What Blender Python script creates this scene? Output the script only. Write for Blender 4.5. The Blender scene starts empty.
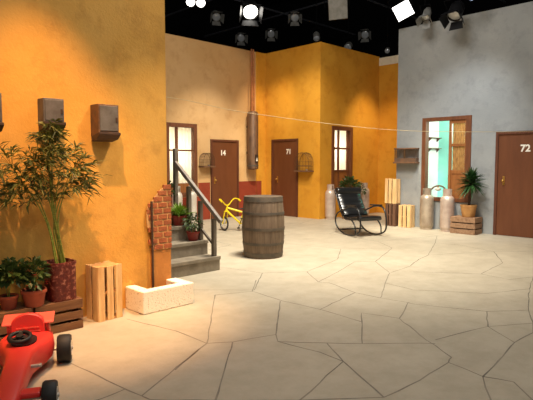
import bpy, bmesh, math, random
from mathutils import Vector, Matrix
random.seed(7)
S = bpy.context.scene
COL = S.collection
PI = math.pi
R = math.radians

# ------------------------------------------------------------------ materials
def srgb(r, g, b):
    def f(c):
        c /= 255.0
        return c/12.92 if c <= .04045 else ((c+.055)/1.055)**2.4
    return (f(r), f(g), f(b), 1)

def M(name, col, rough=.6, metal=0., col2=None, scale=6., stretch=(1, 1, 1), bump=0., bscale=30., spec=.5,
      mid=None, detail=5., trans=0., contrast=(.35, .65), coat=0.):
    m = bpy.data.materials.new(name); m.use_nodes = True
    nt = m.node_tree; n = nt.nodes; l = nt.links
    b = n['Principled BSDF']
    b.inputs['Roughness'].default_value = rough
    b.inputs['Metallic'].default_value = metal
    b.inputs['Specular IOR Level'].default_value = spec
    b.inputs['Coat Weight'].default_value = coat
    b.inputs['Base Color'].default_value = col
    tc = n.new('ShaderNodeTexCoord'); mp = n.new('ShaderNodeMapping')
    mp.inputs['Scale'].default_value = stretch
    l.new(tc.outputs['Object'], mp.inputs['Vector'])
    if col2:
        t = n.new('ShaderNodeTexNoise'); t.inputs['Scale'].default_value = scale; t.inputs['Detail'].default_value = detail
        t.inputs['Roughness'].default_value = .62
        l.new(mp.outputs['Vector'], t.inputs['Vector'])
        r = n.new('ShaderNodeValToRGB')
        r.color_ramp.elements[0].position = contrast[0]; r.color_ramp.elements[0].color = col
        r.color_ramp.elements[1].position = contrast[1]; r.color_ramp.elements[1].color = col2
        if mid:
            e = r.color_ramp.elements.new((contrast[0]+contrast[1])/2); e.color = mid
        l.new(t.outputs['Fac'], r.inputs['Fac']); l.new(r.outputs['Color'], b.inputs['Base Color'])
    if bump:
        t2 = n.new('ShaderNodeTexNoise'); t2.inputs['Scale'].default_value = bscale; t2.inputs['Detail'].default_value = 4
        l.new(mp.outputs['Vector'], t2.inputs['Vector'])
        bp = n.new('ShaderNodeBump'); bp.inputs['Strength'].default_value = bump; bp.inputs['Distance'].default_value = .01
        l.new(t2.outputs['Fac'], bp.inputs['Height']); l.new(bp.outputs['Normal'], b.inputs['Normal'])
    if trans:
        tr = n.new('ShaderNodeBsdfTranslucent'); mx = n.new('ShaderNodeMixShader'); mx.inputs['Fac'].default_value = trans
        tr.inputs['Color'].default_value = col
        l.new(b.outputs['BSDF'], mx.inputs[1]); l.new(tr.outputs['BSDF'], mx.inputs[2])
        l.new(mx.outputs['Shader'], n['Material Output'].inputs['Surface'])
    return m

def plaster(name, base, light, dark, rough=.85, bump=.35):
    """painted plaster: broad cloudy tone, mid-size trowel patches, fine grain"""
    m = bpy.data.materials.new(name); m.use_nodes = True
    nt = m.node_tree; n = nt.nodes; l = nt.links
    b = n['Principled BSDF']; b.inputs['Roughness'].default_value = rough; b.inputs['Specular IOR Level'].default_value = .25
    tc = n.new('ShaderNodeTexCoord')
    def noise(s, d=6., rg=.6):
        t = n.new('ShaderNodeTexNoise'); t.inputs['Scale'].default_value = s; t.inputs['Detail'].default_value = d
        t.inputs['Roughness'].default_value = rg
        l.new(tc.outputs['Object'], t.inputs['Vector']); return t
    t1, t2, t3 = noise(.9), noise(3.5, 8., .68), noise(45., 3.)
    def ramp(t, c0, c1, p0, p1):
        r = n.new('ShaderNodeValToRGB'); e = r.color_ramp.elements
        e[0].position = p0; e[0].color = c0; e[1].position = p1; e[1].color = c1
        l.new(t.outputs['Fac'], r.inputs['Fac']); return r
    a = ramp(t1, base, light, .38, .68)
    k = ramp(t2, (0, 0, 0, 1), (1, 1, 1, 1), .5, .80)
    mx = n.new('ShaderNodeMix'); mx.data_type = 'RGBA'
    l.new(k.outputs['Color'], mx.inputs['Factor']); l.new(a.outputs['Color'], mx.inputs[6]); mx.inputs[7].default_value = dark
    l.new(mx.outputs[2], b.inputs['Base Color'])
    ad = n.new('ShaderNodeMath'); ad.operation = 'MULTIPLY_ADD'; ad.inputs[1].default_value = .35
    l.new(t3.outputs['Fac'], ad.inputs[0]); l.new(t2.outputs['Fac'], ad.inputs[2])
    bp = n.new('ShaderNodeBump'); bp.inputs['Strength'].default_value = bump; bp.inputs['Distance'].default_value = .02
    l.new(ad.outputs[0], bp.inputs['Height']); l.new(bp.outputs['Normal'], b.inputs['Normal'])
    return m

def glow(name, col, strength):
    m = bpy.data.materials.new(name); m.use_nodes = True
    b = m.node_tree.nodes['Principled BSDF']
    b.inputs['Base Color'].default_value = col
    b.inputs['Emission Color'].default_value = col; b.inputs['Emission Strength'].default_value = strength
    return m

MAT = dict(
    ochre=plaster('ochre_plaster', srgb(214, 158, 72), srgb(224, 172, 90), srgb(188, 136, 64)),
    tan=plaster('tan_plaster', srgb(206, 162, 106), srgb(214, 174, 122), srgb(188, 142, 88)),
    amber=plaster('amber_plaster', srgb(208, 144, 40), srgb(218, 158, 54), srgb(190, 124, 32)),
    grey=plaster('grey_plaster', srgb(144, 146, 144), srgb(158, 159, 156), srgb(128, 130, 130)),
    cream=plaster('cream_paint', srgb(226, 216, 190), srgb(235, 226, 204), srgb(205, 195, 165)),
    red=plaster('red_dado_paint', srgb(138, 56, 34), srgb(150, 66, 42), srgb(116, 46, 30)),
    floor=None,
    joint=M('dark_grout', srgb(112, 104, 92), .9, col2=srgb(146, 136, 120), scale=3),
    brick=M('red_brick', srgb(146, 78, 46), .85, col2=srgb(174, 100, 60), scale=9, bump=.5, bscale=60),
    mortar=M('pale_mortar', srgb(212, 168, 112), .9, col2=srgb(188, 142, 90), scale=12),
    brownwall=plaster('brown_plaster', srgb(186, 126, 66), srgb(202, 142, 78), srgb(156, 98, 50)),
    door=M('brown_door_paint', srgb(100, 55, 28), .45, col2=srgb(110, 63, 34), scale=2.5, stretch=(3, 3, .6), bump=.05),
    frame=M('brown_frame_wood', srgb(98, 56, 30), .5, col2=srgb(118, 68, 38), scale=6, stretch=(4, 4, .5), bump=.1),
    darkframe=M('dark_frame_wood', srgb(84, 44, 26), .5, col2=srgb(104, 58, 34), scale=6, stretch=(4, 4, .5)),
    shutter=M('varnished_shutter_wood', srgb(132, 78, 36), .5, col2=srgb(152, 96, 46), scale=6, stretch=(4, 4, .5)),
    white=M('white_paint', srgb(238, 230, 214), .5),
    curtain=M('white_curtain', srgb(244, 238, 222), .9, col2=srgb(228, 218, 196), scale=9, stretch=(3, 3, .4), trans=.6),
    curtain_gold=M('gold_curtain', srgb(182, 132, 72), .9, col2=srgb(112, 70, 36), scale=12, stretch=(5, 5, .8), trans=.12),
    turq=M('turquoise_paint', srgb(140, 226, 208), .8, col2=srgb(156, 232, 216), scale=3),
    roomwhite=M('white_room_paint', srgb(240, 240, 232), .8),
    terrazzo=None,
    crate_light=M('pine_crate_wood', srgb(240, 204, 146), .7, col2=srgb(216, 168, 108), scale=5, stretch=(6, 6, .6), bump=.15),
    crate_end=M('pine_end_wood', srgb(206, 156, 96), .7, col2=srgb(186, 132, 76), scale=5, stretch=(6, 6, .6), bump=.15),
    crate_dark=M('brown_crate_wood', srgb(124, 86, 54), .75, col2=srgb(98, 64, 38), scale=5, stretch=(.6, 6, 6), bump=.15),
    crate_grey=M('weathered_crate_wood', srgb(160, 124, 92), .75, col2=srgb(128, 94, 66), scale=5, stretch=(6, .6, 6), bump=.15),
    crate_umber=M('old_crate_wood', srgb(120, 84, 58), .75, col2=srgb(92, 60, 40), scale=5, stretch=(6, 6, .6), bump=.15),  # deep brown crate wood, grain running upright
    stone=M('stair_stone', srgb(148, 136, 116), .85, col2=srgb(120, 108, 90), scale=5, bump=.3, bscale=40),
    rail=M('grey_rail_paint', srgb(112, 100, 84), .6, col2=srgb(88, 78, 66), scale=8, stretch=(2, 2, .5)),
    railtop=M('pale_rail_paint', srgb(140, 128, 116), .45, col2=srgb(112, 100, 90), scale=8),
    terracotta=M('terracotta', srgb(170, 82, 52), .75, col2=srgb(146, 66, 42), scale=7, bump=.1),
    redpot=M('red_pot_glaze', srgb(150, 48, 34), .4, col2=srgb(126, 36, 28), scale=5),
    clay_tan=M('tan_clay', srgb(196, 146, 86), .7, col2=srgb(168, 116, 62), scale=6, bump=.2),
    soil=M('dark_soil', srgb(50, 36, 26), .95, bump=.6, bscale=60),
    planter=M('burgundy_planter', srgb(92, 26, 24), .55, col2=srgb(206, 140, 112), scale=26, contrast=(.44, .68), bump=.6, bscale=24, detail=3, mid=srgb(120, 44, 36)),
    leaf=M('palm_leaf', srgb(52, 68, 28), .5, col2=srgb(136, 134, 62), scale=9, trans=.25),
    leaf2=M('dark_leaf', srgb(40, 62, 26), .5, col2=srgb(76, 98, 40), scale=14, trans=.2),
    leaf3=M('bright_leaf', srgb(88, 124, 34), .5, col2=srgb(146, 172, 60), scale=14, trans=.25),
    yucca=M('yucca_leaf', srgb(28, 60, 28), .4, col2=srgb(62, 98, 48), scale=10, trans=.15),
    stem=M('green_stem', srgb(112, 130, 44), .5, col2=srgb(160, 164, 70), scale=10, stretch=(1, 1, 6)),
    trunk=M('brown_trunk', srgb(92, 66, 42), .9, col2=srgb(66, 46, 30), scale=20, bump=.5),
    flower=M('red_flower', srgb(176, 40, 34), .5, col2=srgb(206, 70, 54), scale=30),
    boxmetal=M('weathered_grey_metal', srgb(108, 104, 104), .6, .2, col2=srgb(86, 80, 78), scale=7, mid=srgb(98, 94, 92), bump=.1),
    rust=M('rusty_metal', srgb(120, 84, 56), .7, .2, col2=srgb(88, 68, 54), scale=9, bump=.2),
    darkmetal=M('dark_box_metal', srgb(66, 48, 40), .6, .3, col2=srgb(84, 62, 50), scale=9),
    oak=M('weathered_oak', srgb(128, 106, 84), .7, col2=srgb(92, 74, 56), scale=4, stretch=(5, 5, .5), bump=.3, bscale=18, detail=8),
    oakdark=M('oak_head', srgb(92, 70, 54), .75, col2=srgb(70, 52, 40), scale=4, stretch=(1, 6, 1)),
    hoop=M('dull_iron_hoop', srgb(84, 76, 66), .6, .3, col2=srgb(104, 90, 74), scale=8),
    tank=M('brushed_gas_tank', srgb(214, 196, 180), .38, .4, col2=srgb(186, 160, 144), scale=4, bump=.05),
    tankdull=M('worn_gas_tank', srgb(200, 184, 162), .38, .45, col2=srgb(160, 140, 120), scale=4),
    tankpale=M('pale_gas_tank', srgb(216, 208, 194), .5, .2, col2=srgb(190, 180, 164), scale=4),
    brass=M('brass_valve', srgb(196, 150, 74), .35, .8),
    copper=M('copper_pipe', srgb(186, 116, 66), .45, .2, col2=srgb(150, 88, 50), scale=10),
    heater=M('stained_heater_metal', srgb(124, 90, 62), .55, .35, col2=srgb(84, 62, 48), scale=5, stretch=(2, 2, .6), mid=srgb(108, 80, 58)),
    plate=M('heater_plate', srgb(52, 38, 30), .5),
    yellow=M('yellow_bike_paint', srgb(236, 206, 22), .35),
    rubber=M('black_rubber', srgb(26, 24, 24), .65, bump=.1),
    chrome=M('dull_chrome', srgb(206, 204, 200), .25, .9),
    black=M('black_tube', srgb(20, 19, 19), .35, spec=.6),
    leather=M('black_leather', srgb(16, 16, 17), .28, spec=.6, bump=.06, bscale=70),
    carred=M('red_toy_plastic', srgb(218, 52, 44), .45),
    carsalmon=M('lit_faded_red_plastic', srgb(232, 92, 74), .45),  # faded red, made lighter still for the strong light on the wing
    cardark=M('black_toy_plastic', srgb(24, 22, 22), .5),
    hub=M('pale_hub', srgb(190, 184, 176), .4, .5),
    wire=M('cage_wire', srgb(84, 58, 32), .6, .3),
    shelfwood=M('cage_wood', srgb(118, 84, 56), .7, col2=srgb(94, 62, 40), scale=8),
    rope=M('pale_rope', srgb(204, 182, 138), .8),
    blackpaint=M('studio_black', srgb(14, 14, 16), .95, spec=.1),
    steel=M('dark_steel', srgb(96, 98, 106), .4, .5),
    lampgrey=M('grey_lamp_housing', srgb(150, 148, 142), .5, .3, col2=srgb(122, 120, 114), scale=6),
    lampblack=M('black_lamp_housing', srgb(24, 24, 26), .45, .3),
    lampblue=glow('blue_white_lens', srgb(190, 212, 255), 6),
    lens=glow('lit_lens', srgb(255, 248, 236), 9),
    lensdim=M('unlit_lens', srgb(196, 200, 204), .12, .2),
    softpanel=glow('lit_diffuser', srgb(255, 252, 248), 2.5),
)

def floor_mat():
    m = bpy.data.materials.new('flagstone'); m.use_nodes = True
    nt = m.node_tree; n = nt.nodes; l = nt.links
    b = n['Principled BSDF']; b.inputs['Roughness'].default_value = .55; b.inputs['Specular IOR Level'].default_value = .35
    tc = n.new('ShaderNodeTexCoord')
    def noise(s, d, rg=.6):
        t = n.new('ShaderNodeTexNoise'); t.inputs['Scale'].default_value = s; t.inputs['Detail'].default_value = d
        t.inputs['Roughness'].default_value = rg; l.new(tc.outputs['Object'], t.inputs['Vector']); return t
    a, c, g = noise(.7, 5), noise(4., 8., .7), noise(60., 3)
    r = n.new('ShaderNodeValToRGB'); e = r.color_ramp.elements
    e[0].position = .3; e[0].color = srgb(174, 163, 142); e[1].position = .7; e[1].color = srgb(190, 179, 157)
    l.new(a.outputs['Fac'], r.inputs['Fac'])
    r2 = n.new('ShaderNodeValToRGB'); e = r2.color_ramp.elements
    e[0].position = .36; e[0].color = (.86, .85, .83, 1); e[1].position = .6; e[1].color = (1, 1, 1, 1)
    l.new(c.outputs['Fac'], r2.inputs['Fac'])
    mx = n.new('ShaderNodeMix'); mx.data_type = 'RGBA'; mx.blend_type = 'MULTIPLY'; mx.inputs['Factor'].default_value = 1
    l.new(r.outputs['Color'], mx.inputs[6]); l.new(r2.outputs['Color'], mx.inputs[7]); l.new(mx.outputs[2], b.inputs['Base Color'])
    ad = n.new('ShaderNodeMath'); ad.operation = 'MULTIPLY_ADD'; ad.inputs[1].default_value = .3
    l.new(g.outputs['Fac'], ad.inputs[0]); l.new(c.outputs['Fac'], ad.inputs[2])
    bp = n.new('ShaderNodeBump'); bp.inputs['Strength'].default_value = .2; bp.inputs['Distance'].default_value = .015
    l.new(ad.outputs[0], bp.inputs['Height']); l.new(bp.outputs['Normal'], b.inputs['Normal'])
    return m
MAT['floor'] = floor_mat()

def terrazzo_mat():
    m = bpy.data.materials.new('speckled_white_stone'); m.use_nodes = True
    nt = m.node_tree; n = nt.nodes; l = nt.links
    b = n['Principled BSDF']; b.inputs['Roughness'].default_value = .8
    tc = n.new('ShaderNodeTexCoord'); v = n.new('ShaderNodeTexNoise'); v.inputs['Scale'].default_value = 58; v.inputs['Detail'].default_value = 2
    l.new(tc.outputs['Object'], v.inputs['Vector'])
    r = n.new('ShaderNodeValToRGB'); e = r.color_ramp.elements
    e[0].position = .30; e[0].color = srgb(186, 160, 130); e[1].position = .40; e[1].color = srgb(246, 238, 222)
    l.new(v.outputs['Fac'], r.inputs['Fac']); l.new(r.outputs['Color'], b.inputs['Base Color'])
    bp = n.new('ShaderNodeBump'); bp.inputs['Strength'].default_value = .4; bp.inputs['Distance'].default_value = .01
    l.new(v.outputs['Fac'], bp.inputs['Height']); l.new(bp.outputs['Normal'], b.inputs['Normal'])
    return m
MAT['terrazzo'] = terrazzo_mat()

# ------------------------------------------------------------------ mesh builder
def smooth_path(pts, closed=False, sub=4):
    P = [Vector(p) for p in pts]; n = len(P); out = []
    rng = n if closed else n-1
    for i in range(rng):
        if closed:
            p0, p1, p2, p3 = P[i-1], P[i], P[(i+1) % n], P[(i+2) % n]
        else:
            p1, p2 = P[i], P[i+1]
            p0 = P[i-1] if i else p1*2-p2
            p3 = P[i+2] if i+2 < n else p2*2-p1
        for k in range(sub):
            t = k/sub
            out.append(.5*((2*p1)+(-p0+p2)*t+(2*p0-5*p1+4*p2-p3)*t*t+(-p0+3*p1-3*p2+p3)*t**3))
    if not closed: out.append(P[-1])
    return out

class MB:
    def __init__(s): s.bm = bmesh.new()
    def box(s, lo, hi, rot=None, piv=None):
        c = [(a+b)/2 for a, b in zip(lo, hi)]; d = [abs(b-a) for a, b in zip(lo, hi)]
        m = Matrix.Translation(c) @ Matrix.Diagonal((*d, 1))
        if rot is not None:
            p = Vector(piv if piv is not None else c)
            m = Matrix.Translation(p) @ rot.to_4x4() @ Matrix.Translation(-p) @ m
        bmesh.ops.create_cube(s.bm, size=1, matrix=m); return s
    def bar(s, p0, p1, w, d=None):
        p0, p1 = Vector(p0), Vector(p1); d = d or w; v = p1-p0
        q = v.to_track_quat('Z', 'Y').to_matrix().to_4x4()
        m = Matrix.Translation((p0+p1)/2) @ q @ Matrix.Diagonal((w, d, v.length, 1))
        bmesh.ops.create_cube(s.bm, size=1, matrix=m); return s
    def cyl(s, p0, p1, r0, r1=None, n=14):
        p0, p1 = Vector(p0), Vector(p1); r1 = r0 if r1 is None else r1; v = p1-p0
        q = v.to_track_quat('Z', 'Y').to_matrix().to_4x4()
        bmesh.ops.create_cone(s.bm, cap_ends=True, segments=n, radius1=r0, radius2=r1, depth=v.length,
                              matrix=Matrix.Translation((p0+p1)/2) @ q); return s
    def tube(s, pts, r, n=8, closed=False):
        P = [Vector(p) for p in pts]; N = len(P); rings = []; up = None
        for i in range(N):
            a = P[i-1] if (i or closed) else P[i]; b = P[(i+1) % N] if (i < N-1 or closed) else P[i]
            t = (b-a)
            if t.length < 1e-9: t = Vector((0, 0, 1))
            t.normalize()
            if up is None:
                up = t.orthogonal().normalized()
            else:
                up = up - t*up.dot(t)
                up = up.normalized() if up.length > 1e-6 else t.orthogonal().normalized()
            w = t.cross(up); rr = r(i/(N-1)) if callable(r) else r
            rings.append([s.bm.verts.new(P[i]+(up*math.cos(2*PI*k/n)+w*math.sin(2*PI*k/n))*rr) for k in range(n)])
        for i in range(N if closed else N-1):
            A, B = rings[i], rings[(i+1) % N]
            off = 0
            if closed and i == N-1:   # best alignment at the seam
                off = min(range(n), key=lambda o: (A[0].co-B[o].co).length)
            for k in range(n):
                s.bm.faces.new((A[k], A[(k+1) % n], B[(k+1+off) % n], B[(k+off) % n]))
        if not closed:
            s.bm.faces.new(rings[0][::-1]); s.bm.faces.new(rings[-1])
        return s
    def lathe(s, prof, c=(0, 0, 0), n=24, mod=None, sq=None):
        rings = []
        for r, z in prof:
            ring = []
            for k in range(n):
                a = 2*PI*k/n; rr = r*(mod(k) if mod else 1)
                x, y = math.cos(a), math.sin(a)
                if sq:
                    q = (abs(x)**sq+abs(y)**sq)**(-1/sq); x *= q; y *= q
                ring.append(s.bm.verts.new((c[0]+x*rr, c[1]+y*rr, c[2]+z)))
            rings.append(ring)
        for A, B in zip(rings, rings[1:]):
            for k in range(n):
                s.bm.faces.new((A[k], A[(k+1) % n], B[(k+1) % n], B[k]))
        s.bm.faces.new(rings[0][::-1]); s.bm.faces.new(rings[-1])
        return s
    def ell(s, c, r, n=10):
        bmesh.ops.create_uvsphere(s.bm, u_segments=n+4, v_segments=n, radius=1,
                                  matrix=Matrix.Translation(c) @ Matrix.Diagonal((*r, 1))); return s
    def face(s, pts):
        s.bm.faces.new([s.bm.verts.new(p) for p in pts]); return s
    def prism(s, poly, axis, a, b):
        """polygon in the plane across axis (0,1,2), swept from a to b"""
        def P(u, v, t):
            q = [0, 0, 0]; o = [i for i in range(3) if i != axis]
            q[o[0]], q[o[1]], q[axis] = u, v, t; return q
        A = [s.bm.verts.new(P(u, v, a)) for u, v in poly]; B = [s.bm.verts.new(P(u, v, b)) for u, v in poly]
        n = len(poly)
        s.bm.faces.new(A[::-1]); s.bm.faces.new(B)
        for k in range(n): s.bm.faces.new((A[k], A[(k+1) % n], B[(k+1) % n], B[k]))
        return s
    def loft(s, secs):
        rings = [[s.bm.verts.new(p) for p in q] for q in secs]; n = len(rings[0])
        for A, B in zip(rings, rings[1:]):
            for k in range(n): s.bm.faces.new((A[k], A[(k+1) % n], B[(k+1) % n], B[k]))
        s.bm.faces.new(rings[0][::-1]); s.bm.faces.new(rings[-1]); return s
    def leaf(s, p, d, L, w, droop=.3, nrm=None, fold=.25):
        """one leaf blade: folded along its midrib and drooping, four faces"""
        d = Vector(d).normalized(); p = Vector(p)
        side = d.cross(Vector((0, 0, 1)))
        if side.length < .05: side = Vector((1, 0, 0))
        side.normalize()
        if nrm: side = (Matrix.Rotation(nrm, 3, d) @ side)
        up = side.cross(d)
        a = p; m = p+d*L*.45-Vector((0, 0, droop*L*.12)); e = p+d*L-Vector((0, 0, droop*L*.5))
        V = s.bm.verts.new
        va, vm, ve = V(a), V(m), V(e)
        v1 = V(m+side*w*.5+up*w*fold); v2 = V(m-side*w*.5+up*w*fold)
        for f in ((va, v1, vm), (va, vm, v2), (vm, v1, ve), (vm, ve, v2)): s.bm.faces.new(f)
        return s
    def build(s, name, mat, parent=None, smooth=None, bevel=0, seg=2, normals=True):
        if normals: bmesh.ops.recalc_face_normals(s.bm, faces=s.bm.faces)
        me = bpy.data.meshes.new(name); s.bm.to_mesh(me); s.bm.free()
        if smooth:
            for p in me.polygons: p.use_smooth = True
            me.set_sharp_from_angle(angle=R(smooth))
        o = bpy.data.objects.new(name, me); COL.objects.link(o)
        me.materials.append(MAT[mat] if isinstance(mat, str) else mat)
        if bevel:
            b = o.modifiers.new('bevel', 'BEVEL'); b.width = bevel; b.segments = seg; b.limit_method = 'ANGLE'; b.angle_limit = R(40)
        if parent: o.parent = parent
        return o

def tag(o, label=None, cat=None, group=None, kind=None):
    if label: o['label'] = label
    if cat: o['category'] = cat
    if group: o['group'] = group
    if kind: o['kind'] = kind
    return o
def thing(name, label, cat, loc=(0, 0, 0), rz=0, group=None, kind=None):
    o = bpy.data.objects.new(name, None); COL.objects.link(o); o.empty_display_size = .1
    o.location = loc; o.rotation_euler = (0, 0, rz)
    return tag(o, label, cat, group, kind)
def copy_tree(o, parent=None):
    c = o.copy(); COL.objects.link(c)
    if parent: c.parent = parent
    for ch in [q for q in bpy.data.objects if q.parent == o]: copy_tree(ch, c)
    return c
def dup(o, label, loc, rz=0, group=None):
    c = copy_tree(o); c.location = loc; c.rotation_euler = (0, 0, rz)
    c['label'] = label
    if group: c['group'] = group
    return c
def text(body, size, mat, loc, rot, parent, name, offset=0.):
    cu = bpy.data.curves.new(name, 'FONT'); cu.body = body; cu.size = size; cu.extrude = .003; cu.offset = offset
    cu.align_x = 'CENTER'; cu.align_y = 'CENTER'
    t = bpy.data.objects.new(name, cu); COL.objects.link(t)
    bpy.context.view_layer.update()
    me = bpy.data.meshes.new_from_object(t.evaluated_get(bpy.context.evaluated_depsgraph_get()))
    bpy.data.objects.remove(t)
    o = bpy.data.objects.new(name, me); COL.objects.link(o); me.materials.clear(); me.materials.append(MAT[mat])
    o.location = loc; o.rotation_euler = rot
    if parent: o.parent = parent
    return o
FACE_MY = (PI/2, 0, 0)          # lettering on a wall that faces -Y
FACE_MX = (PI/2, 0, -PI/2)      # lettering on a wall that faces -X

# ------------------------------------------------------------------ setting
HW = 4.5
f = MB().box((-6, -8, -.1), (17, 17, 0)).build('floor', 'floor'); tag(f, kind='structure')
JOINTS = [[(1.54,3.61),(1.63,2.77),(1.64,2.69)],[(1.6,2.93),(1.41,2.91)],[(1.63,2.77),(2.38,3.17)],[(2.37,4.27),(2.5,3.66),(2.5,3.23)],[(2.01,2.96),(2.22,3.08),(2.5,3.23),(2.91,3.69),(3.51,4.38)],[(2.5,3.23),(2.67,3.11),(3.05,2.99)],[(2.67,3.11),(2.28,2.74),(1.92,2.4)],[(3.05,2.99),(2.94,2.86),(3.16,2.6),(3.39,2.35),(3.73,2.03),(3.81,1.94)],[(3.05,2.99),(3.84,3.7)],[(3.51,4.38),(3.91,4.21),(3.86,3.69),(3.9,3.21),(3.86,2.68)],[(3.91,4.21),(4.33,4.59)],[(2.94,2.86),(3.0,2.47),(2.98,2.23)],[(2.29,2.04),(2.98,2.23),(3.19,2.55)],[(2.98,2.23),(2.69,1.7)],[(3.39,2.35),(4.09,2.85),(4.2,2.5),(3.9,2.12),(3.62,1.71)],[(3.9,3.21),(4.7,3.36)],[(4.2,2.5),(4.75,2.73),(4.7,3.03),(5.34,3.38)],[(2.69,1.7),(3.08,1.67),(3.51,1.68),(3.62,1.71)],[(4.86,3.85),(4.69,3.36),(4.7,3.03)],[(3.51,1.68),(3.44,1.4),(3.13,1.22)],[(3.44,1.4),(4.29,1.5),(4.66,1.48)],[(4.29,1.5),(4.55,1.82),(3.89,1.98)],[(4.55,1.82),(5.01,2.02),(4.74,2.66),(4.75,2.73)],[(5.01,2.02),(5.35,1.75),(6.27,2.05),(5.71,2.31),(5.63,2.42),(5.27,2.97),(5.34,3.38)],[(4.67,4.83),(3.97,4.24)],[(6.14,4.73),(6.94,5.27)],[(5.15,4.47),(4.8,3.98),(4.86,3.85)],[(4.8,3.98),(5.43,4.17),(6.19,4.44),(6.41,4.23),(7.65,4.72)],[(6.41,4.23),(5.87,3.65),(6.48,3.7),(7.05,3.88)],[(7.47,3.95),(8.54,3.36),(7.66,2.88),(6.67,2.78),(6.51,3.02),(6.15,3.47)],[(6.67,2.78),(6.6,2.39),(6.97,2.24)],[(8.79,4.09),(8.54,3.36)],[(4.67,4.83),(5.15,4.47),(6.14,4.73)],[(4.55,1.82),(4.94,1.57)],[(3.31,1.04),(3.5,1.22),(3.44,1.4)],[(7.05,3.88),(7.47,3.95),(8.69,4.47)],[(5.87,3.65),(5.34,3.38)],
 # beyond the photograph's edges and in the far yard
 [(1.64,2.69),(1.92,2.4),(2.29,2.04),(2.69,1.7)],[(1.41,2.91),(.6,3.2),(.3,4.6)],[(1.41,2.91),(.9,2.2),(1.2,1.2)],[(3.13,1.22),(2.4,.9),(1.2,1.2)],[(3.31,1.04),(3.6,.3),(4.6,.2),(4.94,1.57)],[(4.66,1.48),(4.94,1.57),(5.35,1.75)],[(6.27,2.05),(6.97,2.24),(7.6,1.4),(8.9,1.2)],[(8.54,3.36),(9.4,2.4),(8.9,1.2)],[(9.4,2.4),(10.4,2.2)],[(8.79,4.09),(8.69,4.47),(9.6,4.9),(10.4,4.7)],[(6.94,5.27),(7.65,4.72),(8.1,5.3),(9.6,4.9)],[(6.94,5.27),(6.7,6.4),(7.5,7.1),(8.3,6.6),(8.1,5.3)],[(8.3,6.6),(9.4,6.9),(9.9,6.0),(9.6,4.9)],[(7.5,7.1),(7.3,8.2),(8.3,8.9),(9.2,8.2),(9.4,6.9)],[(8.3,8.9),(8.2,10.4)],[(9.2,8.2),(10.2,8.6)],[(9.4,6.9),(10.6,7.6)],[(7.3,8.2),(6.1,8.4),(5.6,10.4)],[(6.7,6.4),(5.9,6.9),(6.1,8.4)],[(5.9,6.9),(4.9,6.7),(4.5,5.6),(4.67,4.83)],[(3.97,4.24),(3.3,4.9),(3.2,5.3)]]
jb = MB()
for k, pl in enumerate(JOINTS):
    pts = [Vector((x, y, 0)) for x, y in pl]; fine = []
    for a, b in zip(pts, pts[1:]):
        n = max(2, int((b-a).length/.12))
        for i in range(n):
            q = a.lerp(b, i/n)
            if i: q += Vector((random.uniform(-.007, .007), random.uniform(-.007, .007), 0))
            fine.append(q)
    fine.append(pts[-1])
    L = []
    for i, p in enumerate(fine):
        t = (fine[min(i+1, len(fine)-1)]-fine[max(i-1, 0)]).normalized(); s_ = Vector((-t.y, t.x, 0))
        w = .0052*random.uniform(.75, 1.35)
        L.append((jb.bm.verts.new(p+s_*w+Vector((0, 0, .0006))), jb.bm.verts.new(p-s_*w+Vector((0, 0, .0006)))))
    for (a, b), (c, d) in zip(L, L[1:]): jb.bm.faces.new((a, b, d, c))
jb.build('grout_joint', 'joint', f)

def struct(name, mb, mat, parent=None, **k):
    o = mb.build(name, mat, parent, **k)
    if not parent: o['kind'] = 'structure'
    return o
def wall_x(mb, x0, x1, y0, y1, holes=(), z1=HW):
    """wall running along X, thickness y0..y1, holes (xa, xb, za, zb)"""
    xs = x0
    for xa, xb, za, zb in sorted(holes):
        mb.box((xs, y0, 0), (xa, y1, z1))
        if za > 0: mb.box((xa, y0, 0), (xb, y1, za))
        mb.box((xa, y0, zb), (xb, y1, z1)); xs = xb
    return mb.box((xs, y0, 0), (x1, y1, z1))
def wall_y(mb, y0, y1, x0, x1, holes=(), z1=HW):
    ys = y0
    for ya, yb, za, zb in sorted(holes):
        mb.box((x0, ys, 0), (x1, ya, z1))
        if za > 0: mb.box((x0, ya, 0), (x1, yb, za))
        mb.box((x0, ya, zb), (x1, yb, z1)); ys = yb
    return mb.box((x0, ys, 0), (x1, y1, z1))

YL, YT, XM, YW, XA, XG = 4.61, 10.5, 10.25, 8.48, 12.9, 10.58
wl = struct('wall_left', MB().box((-3.5, YL, 0), (3.06, YL+.3, HW)), 'ochre')
struct('wall_back', wall_x(MB(), 3.0, 9.93, YT, YT+.15, [(6.93, 7.86, .62, 2.42)]), 'tan')
struct('wall_back_corner', MB().box((9.93, YT-.03, 0), (10.4, YT+.15, HW)).cyl((9.95, YT+.02, 0), (9.95, YT+.02, HW), .05, n=20), 'amber', smooth=40)
struct('wall_middle', MB().box((XM, YW, 0), (XM+.15, YT, HW)), 'amber')
struct('wall_alley_left', wall_x(MB(), XM+.15, XA, YW, YW+.15, [(10.72, 11.62, .62, 2.42)]), 'amber')
struct('wall_alley_end', MB().box((XA, 3.0, 0), (XA+.15, YW+.15, 4.24)), 'amber')
struct('trim_1', MB().box((XA-.02, 3.0, 4.24), (XA+.17, YW+.15, 4.46)), 'cream')
wr = struct('wall_right', wall_y(MB(), -3.5, 6.45, XG, XG+.16, [(4.69, 5.80, .62, 2.44)]), 'grey')
struct('trim_2', MB().box((7.9, YT-.006, 0), (8.27, YT+.01, .95)).box((9.26, YT-.006, 0), (9.93, YT+.01, .95)).box((3.0, YT-.006, 0), (6.9, YT+.01, .95)).box((6.9, YT-.006, 0), (7.9, YT+.01, .6)).box((9.90, YT-.04, 0), (10.08, YT-.02, .95)), 'red')
struct('ceiling', MB().box((-6, -8, 8.4), (17, 17, 8.6)), 'blackpaint')
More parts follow.
